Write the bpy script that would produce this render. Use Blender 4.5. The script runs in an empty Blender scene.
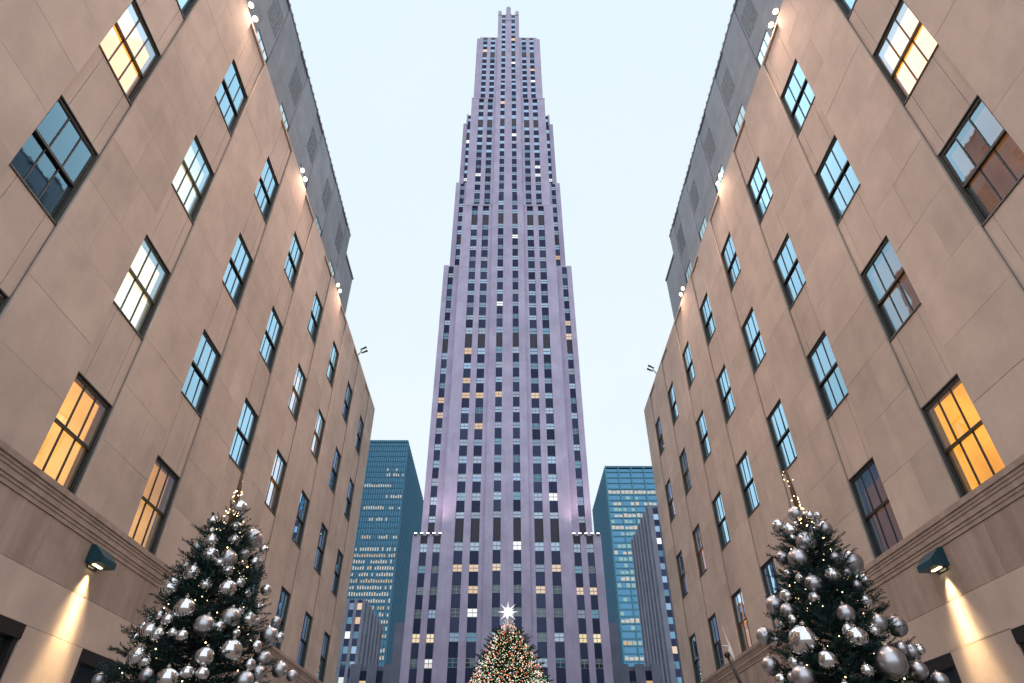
import bpy, math, random
import numpy as np
from mathutils import Vector, Matrix, Euler
random.seed(7); rng = np.random.default_rng(7)
S = bpy.context.scene
C = S.collection
R = math.radians

# ------------------------------------------------------------------ camera
F_PX, PITCH, YAW, ROLL = 634.43, 0.6465, -0.0106, -0.0023
CAM = Vector((-0.205, 0.0, 1.6))
_fw = Vector((0, math.cos(PITCH), math.sin(PITCH)))
_up = Vector((0, -math.sin(PITCH), math.cos(PITCH)))
_rt = Vector((1, 0, 0))
_Rz = Matrix.Rotation(YAW, 3, 'Z')
_fw, _up, _rt = _Rz @ _fw, _Rz @ _up, _Rz @ _rt
FW = _fw
UP = _up * math.cos(ROLL) - _rt * math.sin(ROLL)
RT = _rt * math.cos(ROLL) + _up * math.sin(ROLL)
cd = bpy.data.cameras.new('camera'); cam = bpy.data.objects.new('camera', cd); C.objects.link(cam)
m = Matrix((RT, UP, -FW)).transposed().to_4x4(); m.translation = CAM
cam.matrix_world = m
cd.sensor_width = 36.0; cd.lens = F_PX * 36.0 / 1024.0
cd.clip_start = 0.1; cd.clip_end = 6000
S.camera = cam

# ------------------------------------------------------------------ world, sun, exposure
SUN_EL, SUN_AZ = 50.0, 200.0      # soft, hidden behind an overcast sky, behind the camera
w = bpy.data.worlds.new('World'); S.world = w; w.use_nodes = True
nt = w.node_tree; nt.nodes.clear()
out = nt.nodes.new('ShaderNodeOutputWorld')
sky = nt.nodes.new('ShaderNodeTexSky'); sky.sky_type = 'NISHITA'; sky.sun_disc = False
sky.sun_elevation = R(SUN_EL); sky.sun_rotation = R(SUN_AZ)
b1 = nt.nodes.new('ShaderNodeBackground'); b1.inputs['Strength'].default_value = 0.10
nt.links.new(sky.outputs[0], b1.inputs['Color'])
b2 = nt.nodes.new('ShaderNodeBackground')                    # the even cloud sheet
b2.inputs['Color'].default_value = (0.825, 0.94, 0.985, 1); b2.inputs['Strength'].default_value = 1.10
tcw = nt.nodes.new('ShaderNodeTexCoord'); nw_ = nt.nodes.new('ShaderNodeTexNoise'); nw_.inputs['Scale'].default_value = 1.6; nw_.inputs['Detail'].default_value = 6
nt.links.new(tcw.outputs['Generated'], nw_.inputs['Vector'])
rw = nt.nodes.new('ShaderNodeValToRGB'); rw.color_ramp.elements[0].position = .3; rw.color_ramp.elements[1].position = .7
rw.color_ramp.elements[0].color = (.785, .925, .975, 1); rw.color_ramp.elements[1].color = (.86, .955, .995, 1)
nt.links.new(nw_.outputs['Fac'], rw.inputs[0]); nt.links.new(rw.outputs[0], b2.inputs['Color'])
mx = nt.nodes.new('ShaderNodeMixShader'); mx.inputs[0].default_value = 0.90
nt.links.new(b1.outputs[0], mx.inputs[1]); nt.links.new(b2.outputs[0], mx.inputs[2])
nt.links.new(mx.outputs[0], out.inputs['Surface'])
sd = bpy.data.lights.new('sun', 'SUN'); sd.energy = 1.4; sd.angle = R(150); sd.color = (1.0, 0.94, 0.95)
so = bpy.data.objects.new('sun', sd); C.objects.link(so)
_az = R(SUN_AZ)
so.rotation_euler = Vector((-math.sin(_az) * math.cos(R(SUN_EL)), -math.cos(_az) * math.cos(R(SUN_EL)), -math.sin(R(SUN_EL)))).to_track_quat('-Z', 'Y').to_euler()
S.view_settings.view_transform = 'Standard'; S.view_settings.look = 'None'
S.view_settings.exposure = 0.0; S.view_settings.gamma = 1.0

# ------------------------------------------------------------------ helpers
def ray(px, py):
    return (FW * F_PX + RT * (px - 512) + UP * (341.5 - py)).normalized()
def at_y(px, py, Y):
    d = ray(px, py); return CAM + d * ((Y - CAM.y) / d.y)
def at_x(px, py, X):
    d = ray(px, py); return CAM + d * ((X - CAM.x) / d.x)

class MB:
    """collects shapes of one part"""
    def __init__(s): s.v = []; s.f = []; s.mi = []
    def add(s, vs, fs, mi=0):
        n = len(s.v); s.v += [tuple(v) for v in vs]; s.f += [tuple(i + n for i in f) for f in fs]; s.mi += [mi] * len(fs)
    def box(s, x0, x1, y0, y1, z0, z1, mi=0):
        if x0 > x1: x0, x1 = x1, x0
        s.add([(x0,y0,z0),(x1,y0,z0),(x1,y1,z0),(x0,y1,z0),(x0,y0,z1),(x1,y0,z1),(x1,y1,z1),(x0,y1,z1)],
              [(0,3,2,1),(4,5,6,7),(0,1,5,4),(1,2,6,5),(2,3,7,6),(3,0,4,7)], mi)
    def tube(s, pts, rads, n=8, mi=0, cap=True):
        pts = [Vector(p) for p in pts]; rings = []; base = len(s.v)
        for i, p in enumerate(pts):
            d = (pts[min(i+1, len(pts)-1)] - pts[max(i-1, 0)]).normalized()
            a = d.orthogonal().normalized() if i == 0 else (a - d * a.dot(d)).normalized()
            b = d.cross(a)
            for k in range(n):
                t = 2 * math.pi * k / n
                s.v.append(tuple(p + (a * math.cos(t) + b * math.sin(t)) * rads[i]))
        for i in range(len(pts) - 1):
            for k in range(n):
                q = base + i * n; k2 = (k + 1) % n
                s.f.append((q + k, q + k2, q + n + k2, q + n + k)); s.mi.append(mi)
        if cap:
            s.f.append(tuple(base + k for k in range(n))[::-1]); s.mi.append(mi)
            s.f.append(tuple(base + (len(pts)-1) * n + k for k in range(n))); s.mi.append(mi)
    def lathe(s, prof, n=12, org=(0,0,0), mi=0):
        base = len(s.v)
        for r, z in prof:
            for k in range(n):
                t = 2 * math.pi * k / n
                s.v.append((org[0] + r * math.cos(t), org[1] + r * math.sin(t), org[2] + z))
        for i in range(len(prof) - 1):
            for k in range(n):
                q = base + i * n; k2 = (k + 1) % n
                s.f.append((q + k, q + k2, q + n + k2, q + n + k)); s.mi.append(mi)
    def mesh(s, name, mats, smooth=False):
        me = bpy.data.meshes.new(name); me.from_pydata(s.v, [], s.f)
        for mt in (mats if isinstance(mats, (list, tuple)) else [mats]): me.materials.append(mt)
        me.polygons.foreach_set('material_index', s.mi)
        if smooth: me.polygons.foreach_set('use_smooth', [True] * len(s.f))
        me.update(); return me

def np_mesh(name, V, T, mat):
    """triangles from numpy arrays"""
    me = bpy.data.meshes.new(name)
    me.vertices.add(len(V)); me.vertices.foreach_set('co', np.ascontiguousarray(V, dtype=np.float32).ravel())
    me.loops.add(T.size); me.loops.foreach_set('vertex_index', np.ascontiguousarray(T, dtype=np.int32).ravel())
    me.polygons.add(len(T)); me.polygons.foreach_set('loop_start', np.arange(0, T.size, 3, dtype=np.int32))
    me.polygons.foreach_set('loop_total', np.full(len(T), 3, dtype=np.int32))
    me.materials.append(mat); me.update(); me.validate(); return me

def obj(name, me, parent=None, loc=(0,0,0), kind=None):
    o = bpy.data.objects.new(name, me); C.objects.link(o); o.location = loc
    if parent is not None:
        o.parent = parent
        o.matrix_parent_inverse = Matrix.Translation(-world_loc(parent))
    if kind: o['kind'] = kind
    return o
WL = {}
def world_loc(o):
    return WL.get(o.name, Vector(o.location))
def thing(name, label, cat, loc=(0,0,0), group=None):
    o = bpy.data.objects.new(name, None); C.objects.link(o); o.location = loc
    o.empty_display_size = 0.3
    return tag(o, label, cat, group)
def tag(o, label, cat, group=None):
    o['label'] = label; o['category'] = cat
    if group: o['group'] = group
    return o

# ------------------------------------------------------------------ materials
def mat(name):
    m = bpy.data.materials.new(name); m.use_nodes = True
    n = m.node_tree.nodes; n.clear()
    o = n.new('ShaderNodeOutputMaterial'); return m, n, m.node_tree.links, o
def simple(name, col, rough=0.6, metal=0.0, var=0.12, scale=6.0, spec=0.5):
    m, n, l, o = mat(name)
    p = n.new('ShaderNodeBsdfPrincipled'); p.inputs['Roughness'].default_value = rough
    p.inputs['Metallic'].default_value = metal; p.inputs['Specular IOR Level'].default_value = spec
    tc = n.new('ShaderNodeNewGeometry'); nz = n.new('ShaderNodeTexNoise'); nz.inputs['Scale'].default_value = scale
    nz.inputs['Detail'].default_value = 5
    l.new(tc.outputs['Position'], nz.inputs['Vector'])
    r = n.new('ShaderNodeValToRGB')
    r.color_ramp.elements[0].position = .3; r.color_ramp.elements[1].position = .7
    r.color_ramp.elements[0].color = tuple(c * (1 - var) for c in col) + (1,)
    r.color_ramp.elements[1].color = tuple(min(1, c * (1 + var)) for c in col) + (1,)
    l.new(nz.outputs['Fac'], r.inputs[0]); l.new(r.outputs[0], p.inputs['Base Color'])
    l.new(p.outputs[0], o.inputs['Surface']); return m
def emit(name, col, strength, var=0.0):
    m, n, l, o = mat(name)
    e = n.new('ShaderNodeEmission'); e.inputs['Color'].default_value = (*col, 1); e.inputs['Strength'].default_value = strength
    if var:
        oi = n.new('ShaderNodeObjectInfo'); mr = n.new('ShaderNodeMapRange')
        mr.inputs['To Min'].default_value = strength * (1 - var); mr.inputs['To Max'].default_value = strength * (1 + var)
        l.new(oi.outputs['Random'], mr.inputs['Value']); l.new(mr.outputs[0], e.inputs['Strength'])
    l.new(e.outputs[0], o.inputs['Surface']); return m
def stone(name, a, b, bump=0.12, rnd=0.08, scale=0.9, streak=0.5, rough=0.85):
    """limestone: cloudy tone, rain streaks, fine grain; every slab its own tone and cut"""
    m, n, l, o = mat(name)
    p = n.new('ShaderNodeBsdfPrincipled'); p.inputs['Roughness'].default_value = rough; p.inputs['Specular IOR Level'].default_value = 0.25
    g = n.new('ShaderNodeNewGeometry'); oi = n.new('ShaderNodeObjectInfo')
    off = n.new('ShaderNodeVectorMath'); off.operation = 'SCALE'; off.inputs[0].default_value = (37, 53, 71)
    l.new(oi.outputs['Random'], off.inputs['Scale'])
    add = n.new('ShaderNodeVectorMath'); add.operation = 'ADD'
    l.new(g.outputs['Position'], add.inputs[0]); l.new(off.outputs[0], add.inputs[1])
    n1 = n.new('ShaderNodeTexNoise'); n1.inputs['Scale'].default_value = scale; n1.inputs['Detail'].default_value = 7; n1.inputs['Roughness'].default_value = .62
    l.new(add.outputs[0], n1.inputs['Vector'])
    sc = n.new('ShaderNodeVectorMath'); sc.operation = 'MULTIPLY'; sc.inputs[1].default_value = (3.2, 3.2, 0.16)
    l.new(g.outputs['Position'], sc.inputs[0])
    n2 = n.new('ShaderNodeTexNoise'); n2.inputs['Scale'].default_value = 1.0; n2.inputs['Detail'].default_value = 5
    l.new(sc.outputs[0], n2.inputs['Vector'])
    mixf = n.new('ShaderNodeMix'); mixf.inputs[0].default_value = streak * 0.5
    l.new(n1.outputs['Fac'], mixf.inputs[2]); l.new(n2.outputs['Fac'], mixf.inputs[3])
    ramp = n.new('ShaderNodeValToRGB'); ramp.color_ramp.elements[0].position = .30; ramp.color_ramp.elements[1].position = .68
    ramp.color_ramp.elements[0].color = (*a, 1); ramp.color_ramp.elements[1].color = (*b, 1)
    l.new(mixf.outputs[0], ramp.inputs[0])
    mr = n.new('ShaderNodeMapRange'); mr.inputs['To Min'].default_value = 1 - rnd; mr.inputs['To Max'].default_value = 1 + rnd * .5
    l.new(oi.outputs['Random'], mr.inputs['Value'])
    n4 = n.new('ShaderNodeTexNoise'); n4.inputs['Scale'].default_value = .22; n4.inputs['Detail'].default_value = 8; n4.inputs['Roughness'].default_value = .7
    l.new(g.outputs['Position'], n4.inputs['Vector'])
    m4 = n.new('ShaderNodeMapRange'); m4.inputs['From Min'].default_value = .38; m4.inputs['From Max'].default_value = .62; m4.inputs['To Min'].default_value = .89; m4.inputs['To Max'].default_value = 1.05
    l.new(n4.outputs['Fac'], m4.inputs['Value'])
    mm = n.new('ShaderNodeMath'); mm.operation = 'MULTIPLY'; l.new(mr.outputs[0], mm.inputs[0]); l.new(m4.outputs[0], mm.inputs[1]); mr = mm
    mul = n.new('ShaderNodeVectorMath'); mul.operation = 'SCALE'
    l.new(ramp.outputs[0], mul.inputs[0]); l.new(mr.outputs[0], mul.inputs['Scale'])
    l.new(mul.outputs[0], p.inputs['Base Color'])
    n3 = n.new('ShaderNodeTexNoise'); n3.inputs['Scale'].default_value = 26; n3.inputs['Detail'].default_value = 6
    l.new(g.outputs['Position'], n3.inputs['Vector'])
    bp = n.new('ShaderNodeBump'); bp.inputs['Strength'].default_value = bump; bp.inputs['Distance'].default_value = .02
    l.new(n3.outputs['Fac'], bp.inputs['Height']); l.new(bp.outputs[0], p.inputs['Normal'])
    l.new(p.outputs[0], o.inputs['Surface']); return m
def glass(name, tint=(0.50, 0.80, 1.0), lo=0.32, hi=0.90, ior=1.5, rough=0.015):
    """coated window glass: a mirror that grows towards grazing angles over a clear pane"""
    m, n, l, o = mat(name)
    tr = n.new('ShaderNodeBsdfTransparent'); tr.inputs['Color'].default_value = (.88, .86, .84, 1)
    gl = n.new('ShaderNodeBsdfGlossy'); gl.inputs['Color'].default_value = (*tint, 1); gl.inputs['Roughness'].default_value = rough
    fr = n.new('ShaderNodeFresnel'); fr.inputs['IOR'].default_value = ior
    mr = n.new('ShaderNodeMapRange'); mr.inputs['From Min'].default_value = .065; mr.inputs['From Max'].default_value = .13; mr.inputs['To Min'].default_value = lo; mr.inputs['To Max'].default_value = hi
    l.new(fr.outputs[0], mr.inputs['Value'])
    g = n.new('ShaderNodeNewGeometry'); nz = n.new('ShaderNodeTexNoise'); nz.inputs['Scale'].default_value = 1.3
    l.new(g.outputs['Position'], nz.inputs['Vector'])
    bp = n.new('ShaderNodeBump'); bp.inputs['Strength'].default_value = .03; bp.inputs['Distance'].default_value = .05
    l.new(nz.outputs['Fac'], bp.inputs['Height']); l.new(bp.outputs[0], gl.inputs['Normal'])
    ms = n.new('ShaderNodeMixShader'); l.new(mr.outputs[0], ms.inputs[0]); l.new(tr.outputs[0], ms.inputs[1]); l.new(gl.outputs[0], ms.inputs[2])
    l.new(ms.outputs[0], o.inputs['Surface']); return m
def dark_glass(name, base, refl, rough=0.08, spec_tint=(.7, .9, 1.0), emi=None, es=0.0):
    """opaque-looking far window: dim room colour under a sky reflection"""
    m, n, l, o = mat(name)
    oi = n.new('ShaderNodeObjectInfo')
    d = n.new('ShaderNodeBsdfDiffuse'); d.inputs['Color'].default_value = (*base, 1)
    gl = n.new('ShaderNodeBsdfGlossy'); gl.inputs['Color'].default_value = (*spec_tint, 1); gl.inputs['Roughness'].default_value = rough
    mr = n.new('ShaderNodeMapRange'); mr.inputs['To Min'].default_value = refl * .55; mr.inputs['To Max'].default_value = min(1, refl * 1.45)
    l.new(oi.outputs['Random'], mr.inputs['Value'])
    ms = n.new('ShaderNodeMixShader'); l.new(mr.outputs[0], ms.inputs[0]); l.new(d.outputs[0], ms.inputs[1]); l.new(gl.outputs[0], ms.inputs[2])
    res = ms
    if emi:
        e = n.new('ShaderNodeEmission'); e.inputs['Color'].default_value = (*emi, 1); e.inputs['Strength'].default_value = es
        ad = n.new('ShaderNodeAddShader'); l.new(ms.outputs[0], ad.inputs[0]); l.new(e.outputs[0], ad.inputs[1]); res = ad
    l.new(res.outputs[0], o.inputs['Surface']); return m
def room_mat(name, col, em):
    m, n, l, o = mat(name)
    g = n.new('ShaderNodeNewGeometry'); nz = n.new('ShaderNodeTexNoise'); nz.inputs['Scale'].default_value = 0.9; nz.inputs['Detail'].default_value = 2
    l.new(g.outputs['Position'], nz.inputs['Vector'])
    d = n.new('ShaderNodeBsdfDiffuse'); d.inputs['Color'].default_value = (*[min(.8, c) for c in col], 1)
    if em > 0:
        e = n.new('ShaderNodeEmission'); e.inputs['Color'].default_value = (*col, 1)
        mr = n.new('ShaderNodeMapRange'); mr.inputs['From Min'].default_value = .3; mr.inputs['From Max'].default_value = .7
        mr.inputs['To Min'].default_value = em * .55; mr.inputs['To Max'].default_value = em * 1.25
        l.new(nz.outputs['Fac'], mr.inputs['Value']); l.new(mr.outputs[0], e.inputs['Strength'])
        ad = n.new('ShaderNodeAddShader'); l.new(d.outputs[0], ad.inputs[0]); l.new(e.outputs[0], ad.inputs[1])
        l.new(ad.outputs[0], o.inputs['Surface'])
    else: l.new(d.outputs[0], o.inputs['Surface'])
    return m

M = {}
M['lime'] = stone('limestone', (.41, .362, .335), (.53, .472, .438))
M['lime_low'] = stone('limestone_weathered', (.24, .205, .19), (.41, .355, .325), rnd=.12, streak=1.1, scale=1.6)
M['lime_sky_tint'] = stone('limestone_sky_tint', (.26, .275, .315), (.35, .365, .41), rnd=.12)  # same limestone; its sky-only light is put into a darker, bluer colour
M['joint'] = simple('mortar', (.25, .21, .185), .9)
M['tower'] = stone('tower_limestone', (.375, .335, .475), (.505, .455, .62), bump=.05, rnd=.05, scale=.25, streak=.7)
M['tower_core'] = simple('tower_core', (.10, .10, .13), .8)
M['frame'] = simple('dark_window_metal', (.022, .026, .028), .42, .2)
M['reveal'] = simple('window_reveal_metal', (.075, .085, .09), .5, .1)
M['glass'] = glass('window_glass')
M['room_dark'] = room_mat('room_unlit', (.10, .075, .055), 0)
M['room_warm'] = room_mat('room_warm_light', (1.0, .60, .22), .92)
M['room_gold'] = room_mat('room_gold_light', (1.0, .54, .07), .85)
M['room_glow'] = room_mat('room_glow_light', (1.0, .52, .12), 2.4)
M['room_pale'] = room_mat('room_pale_light', (1.0, .84, .62), 1.3)
M['room_dim'] = room_mat('room_dim_light', (.62, .34, .12), .22)
M['room_lamp'] = emit('room_lamp', (1.0, .86, .6), 3.0)
M['blind'] = simple('roller_blind', (.62, .58, .52), .8)
M['curtain'] = simple('curtain', (.20, .12, .06), .9)
M['lamp_blue'] = simple('lamp_blue_steel', (.018, .075, .11), .35, .4)
M['lamp_glow'] = emit('lamp_glow', (1.0, .78, .42), 9.0)
M['flood_glow'] = emit('flood_glow', (1.0, .86, .62), 4.5)
M['steel'] = simple('grey_steel', (.16, .17, .18), .45, .6)
M['black'] = simple('black_paint', (.012, .012, .014), .35)
M['shop'] = dark_glass('shop_glass', (.01, .01, .01), .10)
M['ground'] = simple('plaza_paving', (.20, .19, .18), .75, scale=1.4, var=.25)

# ------------------------------------------------------------------ ground
g = MB(); g.add([(-3000,-3000,0),(3000,-3000,0),(3000,3000,0),(-3000,3000,0)], [(0,1,2,3)])
o = obj('ground', g.mesh('ground', M['ground'])); o['kind'] = 'structure'

# ------------------------------------------------------------------ the two stone buildings along the promenade
PITCH_Y, WIN_W, WIN_H, FLOOR = 3.8225, 1.55, 2.27, 4.19
Y_END = 37.6
_cache = {}
def cached(key, fn):
    if key not in _cache: _cache[key] = fn()
    return _cache[key]

def slab_mesh(s, dy, dz, th, mt, bev=.003):
    """one facing slab, centre of its face at the origin, face towards the promenade, edges eased"""
    def mk():
        b = MB(); n = -s    # outward direction along x
        y, z = dy / 2, dz / 2
        vs = [(n*-th,-y,-z),(n*-th,y,-z),(n*-th,y,z),(n*-th,-y,z),
              (n*-bev,-y,-z),(n*-bev,y,-z),(n*-bev,y,z),(n*-bev,-y,z),
              (0,-y+bev,-z+bev),(0,y-bev,-z+bev),(0,y-bev,z-bev),(0,-y+bev,z-bev)]
        fs = [(0,1,2,3)] + [(i,(i+1)%4,4+(i+1)%4,4+i) for i in range(4)] + [(4+i,4+(i+1)%4,8+(i+1)%4,8+i) for i in range(4)] + [(8,9,10,11)]
        b.add(vs, fs); return b.mesh('slab', mt)
    return cached(('slab', s, round(dy,3), round(dz,3), th, mt.name), mk)

def spandrel_mesh(s, dz, mt):
    def mk():
        b = MB(); n = -s; h = WIN_W / 2; z = dz / 2 - .003
        b.box(0, -n*.05, -h, h, -z, z)                                         # back plate
        for (y0, y1) in ((-h, -h*.62), (-h*.59, h*.59), (h*.62, h)):           # shallow upright flutes between
            b.box(n*.012, n*.0005, y0, y1, -z, z)
        return b.mesh('spandrel', mt)
    return cached(('sp', s, round(dz,3), mt.name), mk)

def win_meshes(s):
    """frame, two sashes, pane; origin = middle of the opening on the spandrel face"""
    n = -s; h, v = WIN_W / 2, WIN_H / 2
    f = MB()
    a0, a1 = n * -.005, n * -.13
    t = .035
    f.box(a0, a1, h - t, h - .002, -v, v, 1); f.box(a0, a1, -h + .002, -h + t, -v, v, 1)
    f.box(n*.004, a1, -h + t, h - t, v - t, v - .002, 0); f.box(n*.03, a1, -h + .002, h - .002, -v + .002, -v + t, 1)
    q = .06                                                                        # inner frame
    f.box(n*-.035, n*-.125, h - t - q*.6, h - t, -v + t, v - t, 0); f.box(n*-.035, n*-.125, -h + t, -h + t + q*.6, -v + t, v - t, 0)
    f.box(n*-.03, n*-.125, -h + t, h - t, v - t - q, v - t, 0); f.box(n*-.035, n*-.125, -h + t, h - t, -v + t, -v + t + q*.6, 0)
    hi, vi = h - t - q*.6, v - t - q*.6
    def sash(z0, z1, d, rail_bottom, rail_top):
        b = MB(); x0, x1 = n * -(d), n * -(d + .045); st = .032
        b.box(x0, x1, -hi, -hi + st, z0, z1); b.box(x0, x1, hi - st, hi, z0, z1)
        b.box(x0, x1, -hi + st, hi - st, z0, z0 + rail_bottom); b.box(x0, x1, -hi + st, hi - st, z1 - rail_top, z1)
        for k in (1, 2):
            y = -hi + 2 * hi * k / 3
            b.box(x0 - n*.004, x1 + n*.004, y - .014, y + .014, z0 + rail_bottom, z1 - rail_top)
        return b.mesh('sash', M['frame'])
    up = sash(-.03, vi - .02, .038, .06, .025); lo = sash(-vi, .03, .078, .04, .05)
    p = MB(); pw, ph = 2 * hi / 3 - .02, vi - .09
    p.add([(0,-pw/2,-ph/2),(0,pw/2,-ph/2),(0,pw/2,ph/2),(0,-pw/2,ph/2)], [(0,1,2,3) if n > 0 else (3,2,1,0)])
    return f.mesh('window_frame', [M['frame'], M['reveal']]), up, lo, p.mesh('pane', M['glass']), hi, vi

def room_mesh(s, mt):
    def mk():
        b = MB(); n = -s; h, v = WIN_W/2 + .5, WIN_H/2
        x0, x1 = n*-.132, n*-2.9
        vs = [(x0,-h,-v-.7),(x0,h,-v-.7),(x0,h,v+.5),(x0,-h,v+.5),(x1,-h,-v-.7),(x1,h,-v-.7),(x1,h,v+.5),(x1,-h,v+.5)]
        b.add(vs, [(4,5,6,7),(0,1,5,4),(1,2,6,5),(2,3,7,6),(3,0,4,7)]); return b.mesh('room', mt)
    return cached(('room', s, mt.name), mk)

def stone_building(s, oy, oz, lit, label, set_k):
    side = 'left' if s < 0 else 'right'
    A = 9.30                                            # spandrel face
    root = thing('stone_building', label, 'building', (s * 14, 20, 0))
    X = lambda a: s * a
    ks = list(range(-2, 7))
    ycol = {k: 11.139 + PITCH_Y * k + oy for k in range(-4, 8)}
    head = [9.249 + FLOOR * r + oz for r in range(4)]
    bot = [h - WIN_H for h in head]
    Zc, Zt = 7.02 + oz, 24.01 + oz
    y_start, y_end = ycol[-2] - 6.5, Y_END + oy * .6
    # piers: backing wall with the openings left free
    piers = [(ycol[k] + WIN_W, ycol[k+1]) for k in range(-2, 6)]
    piers = [(y_start, ycol[-2])] + piers + [(ycol[6] + WIN_W, y_end)]
    wall = MB()
    for (y0, y1) in piers:
        wall.box(X(A - .045), X(A + .32), y0 + .012, y1 - .012, 0, Zt)
    for k in ks:
        zs = [(0.0, 0.3), (4.52 + oz, bot[0] - .005)] + [(head[r] + .004, bot[r+1] - .004) for r in range(3)] + [(head[3] + .004, Zt)]
        for (z0, z1) in zs:
            wall.box(X(A + .035), X(A + .32), ycol[k] - .012, ycol[k] + WIN_W + .012, z0, z1)
    wall.box(X(A + 3.4), X(28), y_start, y_end, 0, Zt - .3)                 # body of the building
    wall.box(X(A + .32), X(A + 3.4), y_start, y_start + .3, 0, Zt - .3)
    wall.box(X(A + .32), X(A + 3.4), y_end - .3, y_end, 0, Zt - .3)
    obj('wall', wall.mesh('wall', M['joint']), root)
    e = MB(); e.box(X(A + .10), X(28), y_end + .002, y_end + .05, 0, Zt); obj('end_wall', e.mesh('end_wall', M['lime']), root)
    rf = MB(); rf.box(X(A + .33), X(28), y_start + .01, y_end - .01, Zt - .29, Zt - .05); obj('terrace', rf.mesh('terrace', M['steel']), root)
    # facing slabs of the piers, 12 courses
    nc = 12; ch = (Zt - Zc) / nc
    for i, (y0, y1) in enumerate(piers):
        for c in range(nc):
            zc = Zc + (c + .5) * ch
            mode = (c * 2 + i * 3 + (c // 3)) % 4
            if (y1 - y0) > 3: cuts = [y0 + (y1 - y0) * q for q in (0, .33, .66, 1)]
            elif mode == 1: cuts = [y0, y0 + (y1 - y0) * .42, y1]
            elif mode == 3: cuts = [y0, y0 + (y1 - y0) * .60, y1]
            else: cuts = [y0, y1]
            for a, b in zip(cuts, cuts[1:]):
                obj('stone_slab', slab_mesh(s, b - a - .003, ch - .003, .05, M['lime']), root, (X(A - .08 + random.uniform(-.0025, .0025)), (a + b) / 2, zc))
    # spandrels
    for k in ks:
        yc = ycol[k] + WIN_W / 2
        for r in range(4):
            z0 = head[r]; z1 = bot[r+1] if r < 3 else Zt
            obj('spandrel', spandrel_mesh(s, z1 - z0, M['lime']), root, (X(A + .012), yc, (z0 + z1) / 2))
    # coping
    cp = MB(); cp.box(X(A - .075), X(A + .6), y_start, y_end, Zt + .002, Zt + .13); obj('coping', cp.mesh('coping', M['lime']), root)
    # string course: stacked fasciae in lengths
    y = y_start; i = 0
    while y < y_end - .1:
        y2 = min(y + 2 * PITCH_Y * .5, y_end); b = MB()
        for (z0, z1, d) in ((6.44,6.53,.02),(6.53,6.60,.035),(6.60,6.72,.055),(6.72,6.79,.07),(6.79,6.86,.085),(6.86,6.98,.11)):
            b.box(X(A - .08 - d), X(A - .03), y + .003, y2 - .003, z0 + oz, z1 + oz - .0015)
        obj('string_course', b.mesh('string_course', M['lime_low']), root); y = y2; i += 1
    # ground storey: frieze slabs, piers and door-height openings
    for (z0, z1, mt) in ((5.42, 6.44, 'lime_low'), (4.55, 5.42, 'lime')):
        y = y_start + (0 if z0 > 5 else -1.9)
        while y < y_end:
            y2 = min(y + PITCH_Y, y_end); ya = max(y, y_start)
            obj('frieze_slab', slab_mesh(s, y2 - ya - .006, z1 - z0 - .006, .05, M[mt]), root, (X(A - .08), (ya + y2) / 2, (z0 + z1) / 2 + oz)); y += PITCH_Y
    for i, (y0, y1) in enumerate(piers):
        q = 3
        for c in range(q):
            h = 4.55 / q
            obj('stone_slab', slab_mesh(s, y1 - y0 - .25, h - .006, .05, M['lime']), root, (X(A - .08), (y0 + y1) / 2, (c + .5) * h + oz * (c / q)))
    for k in ks:
        b = MB(); y0, y1 = ycol[k] - .1, ycol[k] + WIN_W + .1
        b.box(X(A - .06), X(A + .1), y0, y0 + .12, 0, 4.5 + oz); b.box(X(A - .06), X(A + .1), y1 - .12, y1, 0, 4.5 + oz)
        b.box(X(A - .10), X(A + .1), y0 - .02, y1 + .02, 4.30 + oz, 4.54 + oz); b.box(X(A - .05), X(A + .1), y0 + .12, y1 - .12, 3.2, 3.3)
        d = obj('shop_window', b.mesh('shop_window', M['black']), root)
        b = MB(); b.box(X(A + .04), X(A + .05), y0 + .12, y1 - .12, .3, 4.31 + oz); p = obj('pane', b.mesh('pane', M['shop']), d)
    # windows
    fr, up, lo, pn, hi, vi = win_meshes(s)
    n = -s
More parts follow.
